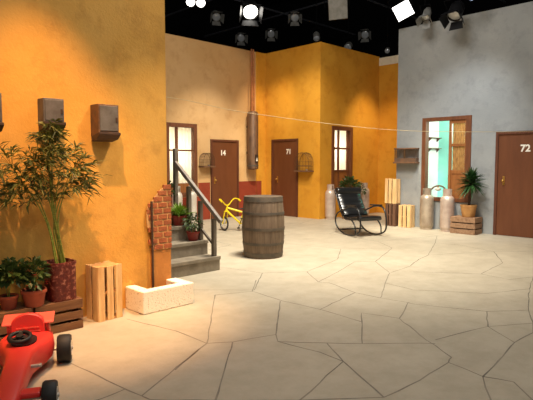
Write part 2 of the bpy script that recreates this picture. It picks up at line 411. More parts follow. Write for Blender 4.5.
struct('wall_far_left', MB().box((-6, 16.6, 0), (17, 16.8, 8.4)), 'blackpaint')
struct('wall_far_right', MB().box((16.6, -8, 0), (16.8, 17, 8.4)), 'blackpaint')

# exposed brick patch and brown pilaster face at the end of the ochre wall
pil = MB().box((2.845, YL-.03, 0), (3.08, YL+.02, .575)).build('pilaster', 'brownwall', wl, bevel=.008)
mb = MB(); row = 0; z = .55
outline = lambda zz: (2.855 if zz < .78 else 2.80+.02*math.sin(zz*40)) if zz < 1.0 else 2.82+(zz-1.0)*.9
while z < 1.21:
    x = 2.80-(.0 if row % 2 else .055)
    while x < 3.075:
        x1 = min(x+.112, 3.085)
        if x+.03 > outline(z)-.03+random.uniform(-.01, .01) and x1-x > .02:
            mb.box((max(x, 2.785)+.006, YL-.045+random.uniform(0, .004), z+.006), (x1-.004, YL-.02, z+.054))
        x += .118
    z += .062; row += 1
struct('trim_3', MB().prism([(2.85, .55), (3.08, .55), (3.08, 1.22), (3.02, 1.22), (2.94, 1.16), (2.87, 1.08), (2.80, 1.0), (2.785, .93), (2.79, .8), (2.84, .74)], 1, YL-.036, YL-.025), 'mortar', wl).name = 'mortar_bed'
mb.build('exposed_brick', 'brick', wl, bevel=.004)

# ------------------------------------------------------------------ doors
def door(name, axis, a0, a1, wpos, ztop, num, numpos, label, handle):
    """door on the face of a wall; axis 'x' = wall faces -Y, axis 'y' = wall faces -X"""
    t = thing(name, label, 'door', kind='structure')
    def B(mb, u0, u1, d0, d1, z0, z1):
        lo, hi = ((u0, wpos-d1, z0), (u1, wpos-d0, z1)) if axis == 'x' else ((wpos-d1, u0, z0), (wpos-d0, u1, z1))
        return mb.box(lo, hi)
    fw = .055
    B(MB(), a0+fw, a1-fw, 0, .012, .006, ztop-fw).build('door_panel', 'door', t)
    m = MB(); B(m, a0, a0+fw, 0, .04, 0, ztop); B(m, a1-fw, a1, 0, .04, 0, ztop); B(m, a0+fw, a1-fw, 0, .04, ztop-fw, ztop)
    m.build('door_frame', 'darkframe', t, bevel=.004)
    loc = (numpos[0], wpos-.014, numpos[1]) if axis == 'x' else (wpos-.014, numpos[0], numpos[1])
    text(num, .185, 'white', loc, FACE_MY if axis == 'x' else FACE_MX, t, 'door_number', .006)
    hu, hz = handle
    m = MB()
    if axis == 'x':
        m.box((hu-.02, wpos-.018, hz-.09), (hu+.02, wpos-.01, hz+.09)); m.cyl((hu, wpos-.06, hz), (hu, wpos-.012, hz), .012); m.ell((hu, wpos-.065, hz), (.026, .02, .026))
    else:
        m.box((wpos-.018, hu-.02, hz-.09), (wpos-.01, hu+.02, hz+.09)); m.cyl((wpos-.06, hu, hz), (wpos-.012, hu, hz), .012); m.ell((wpos-.065, hu, hz), (.02, .026, .026))
    m.build('door_handle', 'brass', t, smooth=40)
door('door_1', 'x', 8.29, 9.24, YT, 2.06, '14', (8.70, 1.71), 'brown door numbered 14 in the tan wall', (8.42, 1.0))
door('door_2', 'y', 9.22, 10.20, XM, 2.10, '71', (9.56, 1.75), 'brown door numbered 71 in the amber wall behind the barrel', (9.98, 1.0))
door('door_3', 'y', 3.05, 4.18, XG, 2.07, '72', (3.62, 1.73), 'brown door numbered 72 in the grey wall', (4.01, 1.1))

# ------------------------------------------------------------------ windows
def grid_window(name, x0, x1, z0, z1, y, label, mull, rails, panel_top, lampcol, watt):
    """casement on a wall facing -Y: frame, muntins, panes with a curtain behind, wooden panel under"""
    t = thing(name, label, 'window', kind='structure')
    fw = .10
    m = MB().box((x0, y-.03, z0), (x0+fw, y+.1, z1)).box((x1-fw, y-.03, z0), (x1, y+.1, z1)).box((x0+fw, y-.03, z1-fw), (x1-fw, y+.1, z1)).box((x0+fw, y-.03, z0), (x1-fw, y+.1, z0+fw))
    m.build('window_frame', 'frame', t, bevel=.004)
    m = MB()
    for c, w in mull: m.box((c-w/2, y+.02, z0+fw), (c+w/2, y+.06, z1-fw))
    for c, w in rails: m.box((x0+fw, y+.015, c-w/2), (x1-fw, y+.065, c+w/2))
    m.build('window_muntin', 'frame', t)
    MB().box((x0+fw, y+.03, z0+fw), (x1-fw, y+.055, panel_top)).build('window_panel', 'shutter', t)
    m = MB(); n = 40; P = []
    for i in range(n+1):
        xx = x0+fw+(x1-x0-2*fw)*i/n; yy = y+.115+.012*math.sin(i*1.1)
        P.append((m.bm.verts.new((xx, yy, panel_top)), m.bm.verts.new((xx, yy, z1-.02))))
    for (a, b), (c, d) in zip(P, P[1:]): m.bm.faces.new((a, c, d, b))
    m.build('window_curtain', 'curtain', t, smooth=60)
    # lit recess behind
    MB().box((x0-.2, y+.75, z0-.1), (x1+.2, y+.8, z1+.2)).box((x0-.2, y+.15, z1+.15), (x1+.2, y+.75, z1+.2)).box((x0-.2, y+.15, z0-.1), (x0-.15, y+.75, z1+.2)).box((x1+.15, y+.15, z0-.1), (x1+.2, y+.75, z1+.2)).build('window_recess', 'roomwhite', t)
    l = bpy.data.lights.new(name+'_room_lamp', 'POINT'); l.energy = watt; l.color = lampcol; l.shadow_soft_size = .12
    o = bpy.data.objects.new('room_lamp', l); COL.objects.link(o); o.location = ((x0+x1)/2, y+.5, (panel_top+z1)/2); o.parent = t
grid_window('window_1', 6.93, 7.86, .62, 2.42, YT, 'brown framed window with bright white curtains beside door 14', [(7.28, .07)], [(1.76, .04)], .95, (1, .9, .72), 11)
grid_window('window_2', 10.72, 11.62, .62, 2.42, YW, 'tall brown window with white panes in the amber alley wall', [(11.06, .055), (11.46, .06)], [(1.84, .05), (1.24, .05)], 1.24, (1, .93, .8), 12)

# window in the grey wall: left half open on a turquoise room, right half a wooden leaf
t = thing('window_3', 'brown window in the grey wall, left half open on a turquoise room', 'window', kind='structure')
fw = .09
x = XG
m = MB().box((x-.03, 5.71, .62), (x+.12, 5.80, 2.44)).box((x-.03, 4.69, .62), (x+.12, 4.80, 2.44)).box((x-.03, 4.80, 2.36), (x+.12, 5.71, 2.44)).box((x-.03, 4.80, .62), (x+.12, 5.71, .70))
m.build('window_frame', 'frame', t, bevel=.004)
m = MB().box((x-.01, 5.125, .70), (x+.05, 5.18, 2.36)).box((x-.01, 4.80, .70), (x+.05, 4.83, 2.36)).box((x, 4.83, 2.29), (x+.045, 5.125, 2.36)).box((x, 4.83, 1.80), (x+.045, 5.125, 1.86)).box((x, 4.83, 1.22), (x+.045, 5.125, 1.30))
m.build('shutter_leaf', 'shutter', t, bevel=.003)
MB().box((x+.012, 4.83, .70), (x+.034, 5.125, 1.22)).build('shutter_panel', 'shutter', t)
m = MB(); P = []
for i in range(25):
    yy = 4.85+.255*i/24; xx = x+.035+.006*math.sin(i*1.5)
    P.append((m.bm.verts.new((xx, yy, 1.28)), m.bm.verts.new((xx, yy, 2.30))))
for (a, b), (c, d) in zip(P, P[1:]): m.bm.faces.new((a, c, d, b))
m.build('window_curtain', 'curtain_gold', t, smooth=60)
MB().box((x+.17, 5.86, .3), (11.6, 5.9, 2.9)).build('room_side_wall', 'roomwhite', t)
MB().box((11.45, 4.2, .3), (11.5, 5.86, 2.9)).build('room_back_wall', 'turq', t)
MB().box((x+.17, 4.2, 2.85), (11.45, 5.86, 2.9)).box((x+.17, 4.2, .3), (11.45, 5.86, .34)).box((x+.17, 4.2, .3), (11.45, 4.24, 2.9)).build('room_ceiling', 'roomwhite', t)
l = bpy.data.lights.new('room_lamp', 'POINT'); l.energy = 26; l.color = (1, .98, .95); l.shadow_soft_size = .12
o = bpy.data.objects.new('room_lamp', l); COL.objects.link(o); o.location = (11.0, 4.75, 2.2); o.parent = t
for k, (zz, lab) in enumerate([(2.02, 'small dark bracket shelf seen through the open window, upper one'), (1.78, 'small dark bracket shelf seen through the open window, lower one')]):
    s_ = thing('bracket_shelf', lab, 'shelf', group='shelves inside the turquoise room')
    MB().box((10.85, 5.76, zz), (11.40, 5.86, zz+.016)).build('shelf_board', 'shelfwood', s_)
    for xx in (10.95, 11.34): MB().prism([(5.86, zz), (5.86, zz-.08), (5.78, zz)], 0, xx, xx+.03).build('bracket', 'darkframe', s_)

# ------------------------------------------------------------------ meter boxes on the ochre wall
def meter_box(x0, x1, z0, z1, dep, label, rusty):
    t = thing('meter_box', label, 'meter box', ((x0+x1)/2, YL, z0), group='metal boxes on the ochre wall')
    w = (x1-x0)/2; h = z1-z0
    MB().box((-w, -dep, 0), (w, 0, h)).build('box_body', rusty, t, bevel=.006)
    MB().box((-w+.012, -dep-.008, .045), (w-.012, -dep, h-.015)).build('box_door', 'boxmetal', t, bevel=.004)
    MB().prism([(-dep-.025, .012), (-dep-.025, .035), (-.02, .0), (-.02, -.05), (-dep+.03, -.03)], 0, -w-.004, w+.004).build('drip_tray', 'darkmetal', t, bevel=.003)
    MB().box((w-.035, -dep-.016, h*.45), (w-.02, -dep-.006, h*.45+.04)).build('latch', 'darkmetal', t)
meter_box(1.245, 1.415, 1.74, 2.01, .14, 'grey metal box on the ochre wall at the far left edge', 'boxmetal')
meter_box(1.745, 1.925, 1.77, 2.005, .13, 'smaller grey metal box on the ochre wall behind the palm leaves', 'boxmetal')
meter_box(2.225, 2.43, 1.70, 1.99, .16, 'larger grey metal box with rusty side, right of the palm', 'rust')

# ------------------------------------------------------------------ crates
def upright_crate(name, label, w, d, h, loc, rz, mat, mat2, nfront=3, nside=2, group=None):
    """fruit crate standing on end: vertical slats on the sides, solid boards at both ends and one in the middle"""
    t = thing(name, label, 'crate', loc, rz, group)
    m = MB(); g = .026; sw = (w-g*(nfront-1))/nfront
    for s_ in (-1, 1):
        for k in range(nfront):
            x0 = -w/2+k*(sw+g); j = random.uniform(-.004, .004)
            m.box((x0, s_*d/2-.005, .001), (x0+sw, s_*d/2+.005, h+j))
        gs = .03; ss = (d-.012-gs*(nside-1))/nside
        for k in range(nside):
            y0 = -d/2+.006+k*(ss+gs)
            m.box((s_*w/2-.0055, y0, .001), (s_*w/2+.0045, y0+ss, h+random.uniform(-.004, .004)))
    m.build('slats', mat, t, bevel=.002)
    for nm, z0 in (('end_panel', .004), ('middle_panel', h/2-.008), ('end_panel', h-.02)):
        MB().box((-w/2+.006, -d/2+.006, z0), (w/2-.006, d/2-.006, z0+.015)).build(nm, mat2, t)
    return t
def flat_crate(name, label, w, d, h, loc, rz, mat, n=3, group=None, topslats=4):
    """crate lying with horizontal side slats and corner posts, bottom up so that its boards make a top"""
    t = thing(name, label, 'crate', loc, rz, group)
    m = MB(); g = .022; sh = (h-g*(n-1)-.012)/n
    for k in range(n):
        z0 = .002+k*(sh+g)
        for s_ in (-1, 1):
            m.box((-w/2, s_*(d/2-.006)-.006, z0), (w/2, s_*(d/2-.006)+.006, z0+sh))
            m.box((s_*(w/2-.006)-.006, -d/2+.012, z0), (s_*(w/2-.006)+.006, d/2-.012, z0+sh))
    m.build('slats', mat, t, bevel=.002)
    m = MB(); tw = (d-.01*(topslats-1))/topslats
    for k in range(topslats): m.box((-w/2, -d/2+k*(tw+.01), h-.011), (w/2, -d/2+k*(tw+.01)+tw, h))
    m.build('top_boards', mat, t, bevel=.002)
    for sx in (-1, 1):
        for sy in (-1, 1): MB().box((sx*(w/2-.025)-.012, sy*(d/2-.025)-.012, .001), (sx*(w/2-.025)+.012, sy*(d/2-.025)+.012, h-.012)).build('corner_post', mat, t)
    return t
upright_crate('wooden_crate', 'pale pine crate on end against the ochre wall, left of the white curb', .245, .21, .506, (2.25, 4.463, 0), R(4), 'crate_light', 'crate_end')
flat_crate('wooden_crate', 'brown slatted crate carrying the burgundy planter of the tall palm', .40, .27, .262, (1.775, 4.452, 0), R(-2), 'crate_dark')
flat_crate('wooden_crate', 'brown slatted crate at far left behind the toy car, under small pots', .40, .27, .262, (1.345, 4.45, 0), R(1), 'crate_dark')
upright_crate('wooden_crate', 'dark crate on end at the corner of the grey wall, below another crate', .25, .22, .515, (10.42, 6.43, 0), R(-88), 'crate_umber', 'crate_umber', group='crates by the grey wall')
upright_crate('wooden_crate', 'pale crate on top of the dark crate at the grey wall corner', .27, .21, .565, (10.42, 6.44, .521), R(-91), 'crate_light', 'crate_end', group='crates by the grey wall')
upright_crate('wooden_crate', 'pale crate on end on the floor, right of the stacked crates', .28, .23, .50, (10.41, 6.06, 0), R(-86), 'crate_light', 'crate_end', group='crates by the grey wall')
flat_crate('wooden_crate', 'weathered low crate under the spiky potted plant by door 72', .52, .36, .345, (10.36, 4.655, 0), R(90), 'crate_grey')

# ------------------------------------------------------------------ plants
def pot(t, r, h, mat, rim=True, name='pot'):
    prof = [(r*.70, 0), (r*.74, .01), (r*.92, h*.78)]
    if rim: prof += [(r*.93, h*.80), (r*1.02, h*.81), (r*1.02, h), (r*.9, h), (r*.86, h*.86)]
    else: prof += [(r, h*.95), (r*.98, h), (r*.88, h), (r*.86, h*.88)]
    MB().lathe(prof, n=22).build(name, mat, t, smooth=35)
    MB().cyl((0, 0, h*.78), (0, 0, h*.885), r*.85, n=18).build('soil', 'soil', t)
def bush(t, c, r, n, L, w, mat, name='foliage', droop=.4):
    m = MB()
    for i in range(n):
        a = random.uniform(0, 2*PI); e = math.asin(random.uniform(-.5, 1)); q = random.uniform(.15, .95)**.6
        d = Vector((math.cos(a)*math.cos(e), math.sin(a)*math.cos(e), math.sin(e)))
        p = Vector(c)+Vector((d.x*r[0], d.y*r[1], d.z*r[2]))*q
        m.leaf(p, d+Vector((random.uniform(-.5, .5), random.uniform(-.5, .5), random.uniform(-.3, .4))), L*random.uniform(.6, 1.2), w*random.uniform(.7, 1.2), droop, random.uniform(-.8, .8))
    return m.build(name, mat, t, normals=False)
def stems(t, tips, r, mat='stem', base=(0, 0, 0)):
    m = MB()
    for p in tips:
        b = Vector(base)+Vector((p[0]*.15, p[1]*.15, 0)); p = Vector(p)
        m.tube([b, b.lerp(p, .5)+Vector((p.x-b.x, p.y-b.y, 0))*-.15, p], r, 6)
    return m.build('stems', mat, t, smooth=60)
def spiky(t, c, n, L, w, mat, up=(.1, 1.2), droop=.6, name='leaves', squash=None):
    m = MB()
    for i in range(n):
        a = 2.399*i+random.uniform(-.2, .2); e = random.uniform(*up)
        d = Vector((math.cos(a)*math.cos(e), math.sin(a)*math.cos(e), math.sin(e)))
        LL = L*random.uniform(.75, 1.1); p = Vector(c); side = d.cross(Vector((0, 0, 1))).normalized(); V = m.bm.verts.new
        rows = []
        for k in range(5):
            s_ = k/4; q = p+d*LL*s_-Vector((0, 0, droop*LL*s_*s_*.5)); ww = w*(.5+.9*s_ if s_ < .4 else 1.35*(1-s_)/.8+.02)*.5
            rows.append((V(q-side*ww), V(q-Vector((0, 0, ww*.5))), V(q+side*ww)))
        for A, B in zip(rows, rows[1:]):
            m.bm.faces.new((A[0], A[1], B[1], B[0])); m.bm.faces.new((A[1], A[2], B[2], B[1]))
    if squash:
        for v in m.bm.verts:
            if v.co[squash[0]] > 0: v.co[squash[0]] *= squash[1]
    return m.build(name, mat, t, smooth=70, normals=False)

# tall bamboo palm
palm = thing('potted_palm', 'tall bamboo palm with fine leaves in a burgundy planter on a crate', 'potted plant', (1.83, 4.44, .263))
MB().lathe([(.108, 0), (.112, .01), (.114, .30), (.118, .31), (.118, .335), (.104, .335), (.10, .29)], n=32, sq=5).build('planter', 'planter', palm, smooth=40)
MB().box((-.085, -.085, .27), (.085, .085, .30)).build('soil', 'soil', palm)
fol = MB()
O = Vector((1.83, 4.44, .263))
lobes = [((1.80, 4.36, 1.42), (.27, .17, .34), 92), ((1.44, 4.37, 1.36), (.24, .16, .27), 60), ((2.06, 4.36, 1.33), (.17, .13, .15), 22), ((1.76, 4.37, 1.68), (.15, .10, .14), 24)]
twigs = []
for c, r_, n_ in lobes:
    for i in range(n_):
        while True:
            u = Vector([random.uniform(-1, 1) for _ in range(3)])
            if u.length < 1: break
        p = Vector((c[0]+u.x*r_[0], min(c[1]+u.y*r_[1], 4.50), c[2]+u.z*r_[2]))-O
        if p.z+O.z > 1.70: p.y = min(p.y, -.12)
        twigs.append(p)
stem_tips = [(-.10, -.05, 1.28), (-.06, .0, 1.46), (.02, -.04, 1.20), (-.02, .02, 1.38), (.08, -.03, 1.05), (-.26, -.03, 1.10), (-.17, -.06, 1.18), (.10, -.08, 1.12), (-.38, -.04, 1.16)]
paths = []
for k, (sx, sy, sz) in enumerate(stem_tips):
    b = Vector((random.uniform(-.055, .045), random.uniform(-.055, .045), .29)); tip = Vector((sx, sy, sz))
    mid = Vector((b.x*.6-.06+sx*.12, (b.y+sy)/2, .29+(sz-.29)*.5))
    path = smooth_path([b, mid, tip], sub=8); paths.append(path)
    MB().tube(path, lambda u: .0078-.0042*u, 7).build('stem', 'stem', palm, smooth=60)
for p in twigs:
    q = min((pt for pa in paths for pt in pa[5:]), key=lambda v: (v-p).length+max(0, v.z-p.z)*1.5)
    ax = (p-q)
    if ax.length < .03: ax = Vector((random.uniform(-1, 1), random.uniform(-1, .3), .6))*.05
    fol.tube([q, q.lerp(p, .5)+Vector((0, 0, .02)), p], .0017, 3)
    axn = ax.normalized()
    for k in range(8):
        d = axn*.7+Vector((random.uniform(-1, 1), random.uniform(-1, .6), random.uniform(-.55, .6)))
        L_ = random.uniform(.075, .135)
        st_ = q.lerp(p, random.uniform(.55, 1))
        if (st_+O).y+d.normalized().y*L_ > 4.60: d.y = -abs(d.y)
        fol.leaf(st_, d, L_, random.uniform(.013, .019), .6, random.uniform(-1, 1))
fol.build('foliage', 'leaf', palm, normals=False)

# small pots at far left
p1 = thing('potted_plant', 'dark leafy bush in a small terracotta pot, far left on the crate', 'potted plant', (1.40, 4.43, .263), group='small pots on the left crate')
pot(p1, .075, .11, 'terracotta'); stems(p1, [(.02, 0, .2), (-.03, .02, .22), (.0, -.03, .25)], .003, base=(0, 0, .09)); bush(p1, (.03, -.02, .27), (.125, .11, .125), 300, .07, .042, 'leaf2')
p2 = thing('potted_plant', 'red flowering plant in a terracotta pot beside the burgundy planter', 'potted plant', (1.58, 4.375, .263), group='small pots on the left crate')
pot(p2, .10, .14, 'terracotta'); stems(p2, [(.03, 0, .22), (-.03, .02, .2), (.03, -.03, .22)], .003, base=(0, 0, .1)); bush(p2, (.0, -.01, .26), (.105, .09, .13), 200, .065, .04, 'leaf2')
for i in range(14):
    m = MB(); a = random.uniform(0, 2*PI); c = Vector((.02+.075*math.cos(a), -.03+.05*math.sin(a), .2+random.uniform(-.05, .11)))
    for k in range(5):
        b = 2*PI*k/5; m.leaf(c, (math.cos(b), math.sin(b)-.4, .3), .026, .02, .1)
    bmesh.ops.remove_doubles(m.bm, verts=m.bm.verts, dist=.0005); m.build('flower', 'flower', p2, normals=False)

# ------------------------------------------------------------------ white speckled curb at the wall's foot
cb = thing('stone_curb', 'white speckled stone curb boxed around the foot of the ochre wall', 'curb', (2.83, YL, 0))
X0, X1, Y0 = -.285, .31, -.345
MB().prism([(X0, -.005), (X0, Y0), (X1, Y0), (X1, -.02), (X1-.13, -.02), (X1-.13, Y0+.10), (X0+.11, Y0+.10), (X0+.11, -.005)], 2, 0, .222).build('curb_block', 'terrazzo', cb, bevel=.012, seg=3)
MB().box((X0+.11, Y0+.10, 0), (X1-.13, -.035, .03)).build('gravel_bed', 'soil', cb)
dp = MB().tube([(2.838, YL-.05, .035), (2.838, YL-.05, .55), (2.836, YL-.05, 1.06)], .012, 10).build('wall_strip', 'darkmetal', None, smooth=60)  # dark upright tube drawn along the pilaster's left edge
tag(dp, 'thin dark upright strip rising from the white curb up the ochre wall', 'pipe')

# ------------------------------------------------------------------ staircase and railing
st = thing('staircase', 'worn grey stone stairs behind the end of the ochre wall', 'stairs', (3.3, 5.38, 0))
rise, run, W = .19, .266, 1.1
for k in range(3):
    MB().box((0, k*run, 0), (W, (k+1)*run+(.0 if k < 3 else 0), (k+1)*rise)).box((-.0, k*run-.015, (k+1)*rise-.045), (W+.006, k*run+.02, (k+1)*rise+.004)).build('step', 'stone', st, bevel=.006)
MB().box((0, 3*run, 0), (W, 3*run+1.0, 4*rise)).box((0, 3*run-.015, 4*rise-.045), (W+.006, 3*run+.02, 4*rise+.004)).build('landing', 'stone', st, bevel=.006)
rl = thing('stair_railing', 'grey painted railing with square posts on the open side of the stairs', 'railing', (4.345, 5.38, 0))
p = 0.055
MB().box((-p/2, .0+.03, .194), (p/2, .03+p, .70)).build('newel_post', 'rail', rl, bevel=.004)
for k in (1, 2): MB().box((-p/2, k*run+.06, (k+1)*rise+.004), (p/2, k*run+.06+p, .70+(k*run+.05)*.714)).build('baluster', 'rail', rl, bevel=.004)
MB().box((-p/2, 3*run+.12, 4*rise+.004), (p/2, 3*run+.12+p, 1.66)).build('newel_post', 'rail', rl, bevel=.004)
MB().bar((0, -.10, .665), (0, 3*run+.15, 1.46), .05, .06).build('handrail', 'railtop', rl, bevel=.008)
MB().bar((0, .06, .34), (0, run+.09, .55), .025, .03).build('lower_rail', 'rail', rl)
# plants on the stairs
q = thing('potted_plant', 'bright green grassy plant in a red pot on the third stair', 'potted plant', (4.20, 6.04, .572), group='pots on the stairs')
pot(q, .10, .14, 'redpot'); spiky(q, (0, 0, .12), 95, .34, .028, 'leaf3', (.45, 1.45), .8, 'foliage')
q = thing('potted_plant', 'dark drooping plant in a red pot on the second stair', 'potted plant', (4.235, 5.76, .382), group='pots on the stairs')
pot(q, .09, .125, 'redpot'); stems(q, [(.03, 0, .25), (-.05, .02, .28), (.05, -.03, .22)], .004, base=(0, 0, .1)); bush(q, (.0, .0, .24), (.12, .11, .13), 170, .075, .028, 'leaf2', droop=.9)
q = thing('potted_plant', 'leafy plant in a red pot at the stair top beside the wall end', 'potted plant', (4.22, 6.40, .762), group='pots on the stairs')
pot(q, .085, .13, 'redpot'); stems(q, [(.03, 0, .3), (-.04, .02, .28), (.05, -.03, .3)], .004, base=(0, 0, .1)); bush(q, (.0, .0, .28), (.13, .13, .15), 170, .075, .03, 'leaf2')

# ------------------------------------------------------------------ gas tanks
def gas_tank(label, loc, mat, rz=0, r=.138, group=None):
    t = thing('gas_tank', label, 'gas tank', loc, rz, group)
    prof = [(r*.86, .05), (r*.97, .07), (r, .10), (r, .64), (r*.985, .68), (r*.9, .72), (r*.7, .75), (r*.4, .762), (.0001, .765)]
    MB().lathe(prof, n=28).build('tank_body', mat, t, smooth=50)
    MB().lathe([(r*.80, 0), (r*.86, 0), (r*.88, .058), (r*.82, .058)], n=28).build('foot_ring', mat, t, smooth=40)
    m = MB(); n = 24
    R0, R1 = r*.60, r*.64; zt = .90
    for k in range(n):      # guard collar with two openings
        a0, a1 = 2*PI*k/n, 2*PI*(k+1)/n
        gap = k % 12 in (0, 1, 2)
        for (z0, z1) in ([(.745, .77), (.875, zt)] if gap else [(.745, zt)]):
            P = [(math.cos(a)*rr, math.sin(a)*rr, z) for z in (z0, z1) for a, rr in ((a0, R0), (a1, R0), (a1, R1), (a0, R1))]
            v = [m.bm.verts.new(c) for c in P]
            for fc in ((0, 1, 2, 3), (7, 6, 5, 4), (0, 4, 5, 1), (1, 5, 6, 2), (2, 6, 7, 3), (3, 7, 4, 0)): m.bm.faces.new([v[i] for i in fc])
    bmesh.ops.remove_doubles(m.bm, verts=m.bm.verts, dist=.0005)
    m.build('guard_collar', mat, t, smooth=40)
    MB().cyl((0, 0, .76), (0, 0, .835), .018).cyl((0, 0, .835), (0, 0, .86), .03, n=10).cyl((-.05, 0, .81), (0, 0, .81), .011).build('valve', 'brass', t, smooth=40)
    return t
gas_tank('silvery gas tank left of the rocking chair in front of the amber wall', (10.47, 8.30, 0), 'tank', 1)
gas_tank('silvery gas tank half hidden behind the rocking chair, under the alley window', (11.95, 8.28, 0), 'tank', 2)
gas_tank('left of two worn gas tanks joined by a hose below the open window', (10.39, 5.56, 0), 'tankdull', 2.2, .146)
gas_tank('right of two worn gas tanks, beside the low weathered crate', (10.38, 5.085, 0), 'tank', .8, .146)
gas_tank('pale gas tank behind the stair railing, nearer the ochre wall', (7.06, 10.22, 0), 'tankpale', 1.4, .125)
gas_tank('pale gas tank behind the stair railing, nearer door 14', (7.47, 10.20, 0), 'tankpale', .4, .125)
hs = MB().tube(smooth_path([(10.40, 5.505, .82), (10.43, 5.48, .88), (10.45, 5.42, .935), (10.46, 5.32, .96), (10.45, 5.22, .935), (10.43, 5.165, .88), (10.39, 5.14, .82)], sub=5), .017, 8).build('gas_hose', 'rust', None, smooth=60)
tag(hs, 'arched brown gas hose joining the two tanks below the open window', 'hose')
rg = thing('gas_regulator', 'pale gas regulator on the hose between the two worn tanks', 'regulator', (10.435, 5.33, .885))
MB().lathe([(.03, -.035), (.055, -.02), (.06, 0), (.055, .02), (.03, .035)], n=20).build('regulator_body', 'tankpale', rg, smooth=40)
MB().cyl((0, 0, .035), (0, 0, .06), .018).build('cap', 'brass', rg)

# ------------------------------------------------------------------ barrel
bl = thing('barrel', 'large weathered oak barrel with iron hoops standing in the yard', 'barrel', (5.555, 5.725, 0))
def br(z): return .294+.036*(1-((z-.47)/.47)**2)
n = 24*3
prof = [(br(i*.94/14)-(.0), i*.94/14) for i in range(15)]
prof += [(br(.94)-.028, .94), (br(.9)-.03, .905)]
MB().lathe(prof, n=n, mod=lambda k: .992 if k % 3 == 0 else 1.0).build('staves', 'oak', bl, smooth=12)
MB().cyl((0, 0, .885), (0, 0, .908), br(.9)-.02, n=36).build('barrel_head', 'oakdark', bl)
for z0, z1 in ((.862, .938), (.665, .705), (.425, .47), (.20, .24), (.02, .085)):
    MB().lathe([(br(z0)+.0005, z0), (br(z0)+.005, z0), (br((z0+z1)/2)+.0055, (z0+z1)/2), (br(z1)+.005, z1), (br(z1)+.0005, z1)], n=48).build('hoop', 'hoop', bl, smooth=40)

# ------------------------------------------------------------------ water heater and pipes on the tan wall
wh = thing('water_heater', 'slim stained water heater with copper pipes high on the tan wall', 'water heater', (9.60, YT-.2, 0))
r = .15
MB().lathe([(.05, 1.27), (r*.8, 1.275), (r, 1.30), (r, 2.78), (r*.85, 2.83), (.04, 2.85)], n=28).build('heater_body', 'heater', wh, smooth=40)
MB().lathe([(r+.001, 1.36), (r+.006, 1.36), (r+.006, 1.40), (r+.001, 1.40)], n=28).build('lower_band', 'hoop', wh, smooth=40)
MB().box((-.05, -r-.012, 1.46), (.05, -r+.02, 1.68)).build('burner_plate', 'plate', wh, bevel=.004)
MB().prism([(-.03, 1.50), (.03, 1.50), (0, 1.60)], 1, -r-.016, -r-.011).build('warning_mark', 'white', wh)
for zz in (1.7, 2.4): MB().box((-.06, .05, zz), (.06, .19, zz+.06)).build('wall_bracket', 'darkmetal', wh)
for px_ in (-.03, .045):
    MB().tube([(px_, 0, 2.80), (px_, .0, 3.6), (px_, .02, HW)], .022, 10).build('copper_pipe', 'copper', wh, smooth=60)

# ------------------------------------------------------------------ wall bird cages
def dome_cage(label, loc, rz, w, h):
    """half-round wire cage on a wooden wall shelf; local wall plane y=0, cage towards -y"""
    t = thing('birdcage', label, 'birdcage', loc, rz, 'wire birdcages on the walls')
    d = .2
    MB().box((-w/2-.02, -d-.02, 0), (w/2+.02, 0, .035)).build('shelf', 'shelfwood', t, bevel=.004)
    m = MB(); hb = h*.45; ht = h-.035-hb
    def arch(y, rad=.004):
        m.tube([(-w/2, y, .035), (-w/2, y, .035+hb)]+[(-w/2*math.cos(a), y, .035+hb+ht*math.sin(a)) for a in [PI*k/10 for k in range(1, 10)]]+[(w/2, y, .035+hb), (w/2, y, .035)], rad, 5)
    for y in (-d, -.01): arch(y, .006)
    for k in range(1, 4): arch(-.01-(d-.01)*k/4)
    for k in range(1, 9):
        xx = -w/2+w*k/9; top = .035+hb+ht*math.sqrt(max(0, 1-(2*xx/w)**2))
        for y in (-d, -.01): m.cyl((xx, y, .03), (xx, y, top), .0028, n=5)
    for z in (.035+hb*.5, .035+hb):
        m.tube([(-w/2, -.01, z), (-w/2, -d, z), (w/2, -d, z), (w/2, -.01, z)], .004, 5)
    m.build('wire_dome', 'wire', t, smooth=60)
    MB().cyl((-w/2, -d*.5, .16), (w/2, -d*.5, .16), .006, n=8).build('perch', 'shelfwood', t)
    MB().lathe([(.02, 0), (.03, .03), (.026, .03), (.018, .006)], c=(w*.2, -d*.5, .036), n=12).build('feed_cup', 'hub', t)
    return t
dome_cage('small domed wire birdcage on the tan wall beside door 14', (8.10, YT, 1.34), 0, .34, .36)
dome_cage('domed wire birdcage on the amber wall beside door 71', (XM, 8.93, 1.22), R(-90), .46, .50)
t = thing('birdcage', 'flat topped wooden birdcage on the grey wall left of the open window', 'birdcage', (XG, 6.14, 1.44), R(-90), 'wire birdcages on the walls')
w, h, d = .52, .35, .18
MB().box((-w/2-.02, -d-.02, 0), (w/2+.02, 0, .035)).build('shelf', 'shelfwood', t, bevel=.004)
MB().box((-w/2-.01, -d-.01, h-.03), (w/2+.01, 0, h)).build('roof_board', 'shelfwood', t, bevel=.004)
MB().box((-w/2, -d, .035), (w/2, -.001, .12)).build('lower_tray', 'rust', t)
m = MB()
for k in range(19):
    xx = -w/2+w*k/18; m.cyl((xx, -d, .12), (xx, -d, h-.03), .004, n=5)
for k in range(1, 6):
    for s_ in (-1, 1): m.cyl((s_*w/2, -d*k/6, .12), (s_*w/2, -d*k/6, h-.03), .004, n=5)
m.box((-.015, -d-.006, .12), (.015, -d+.01, h-.03)).build('cage_bars', 'wire', t)

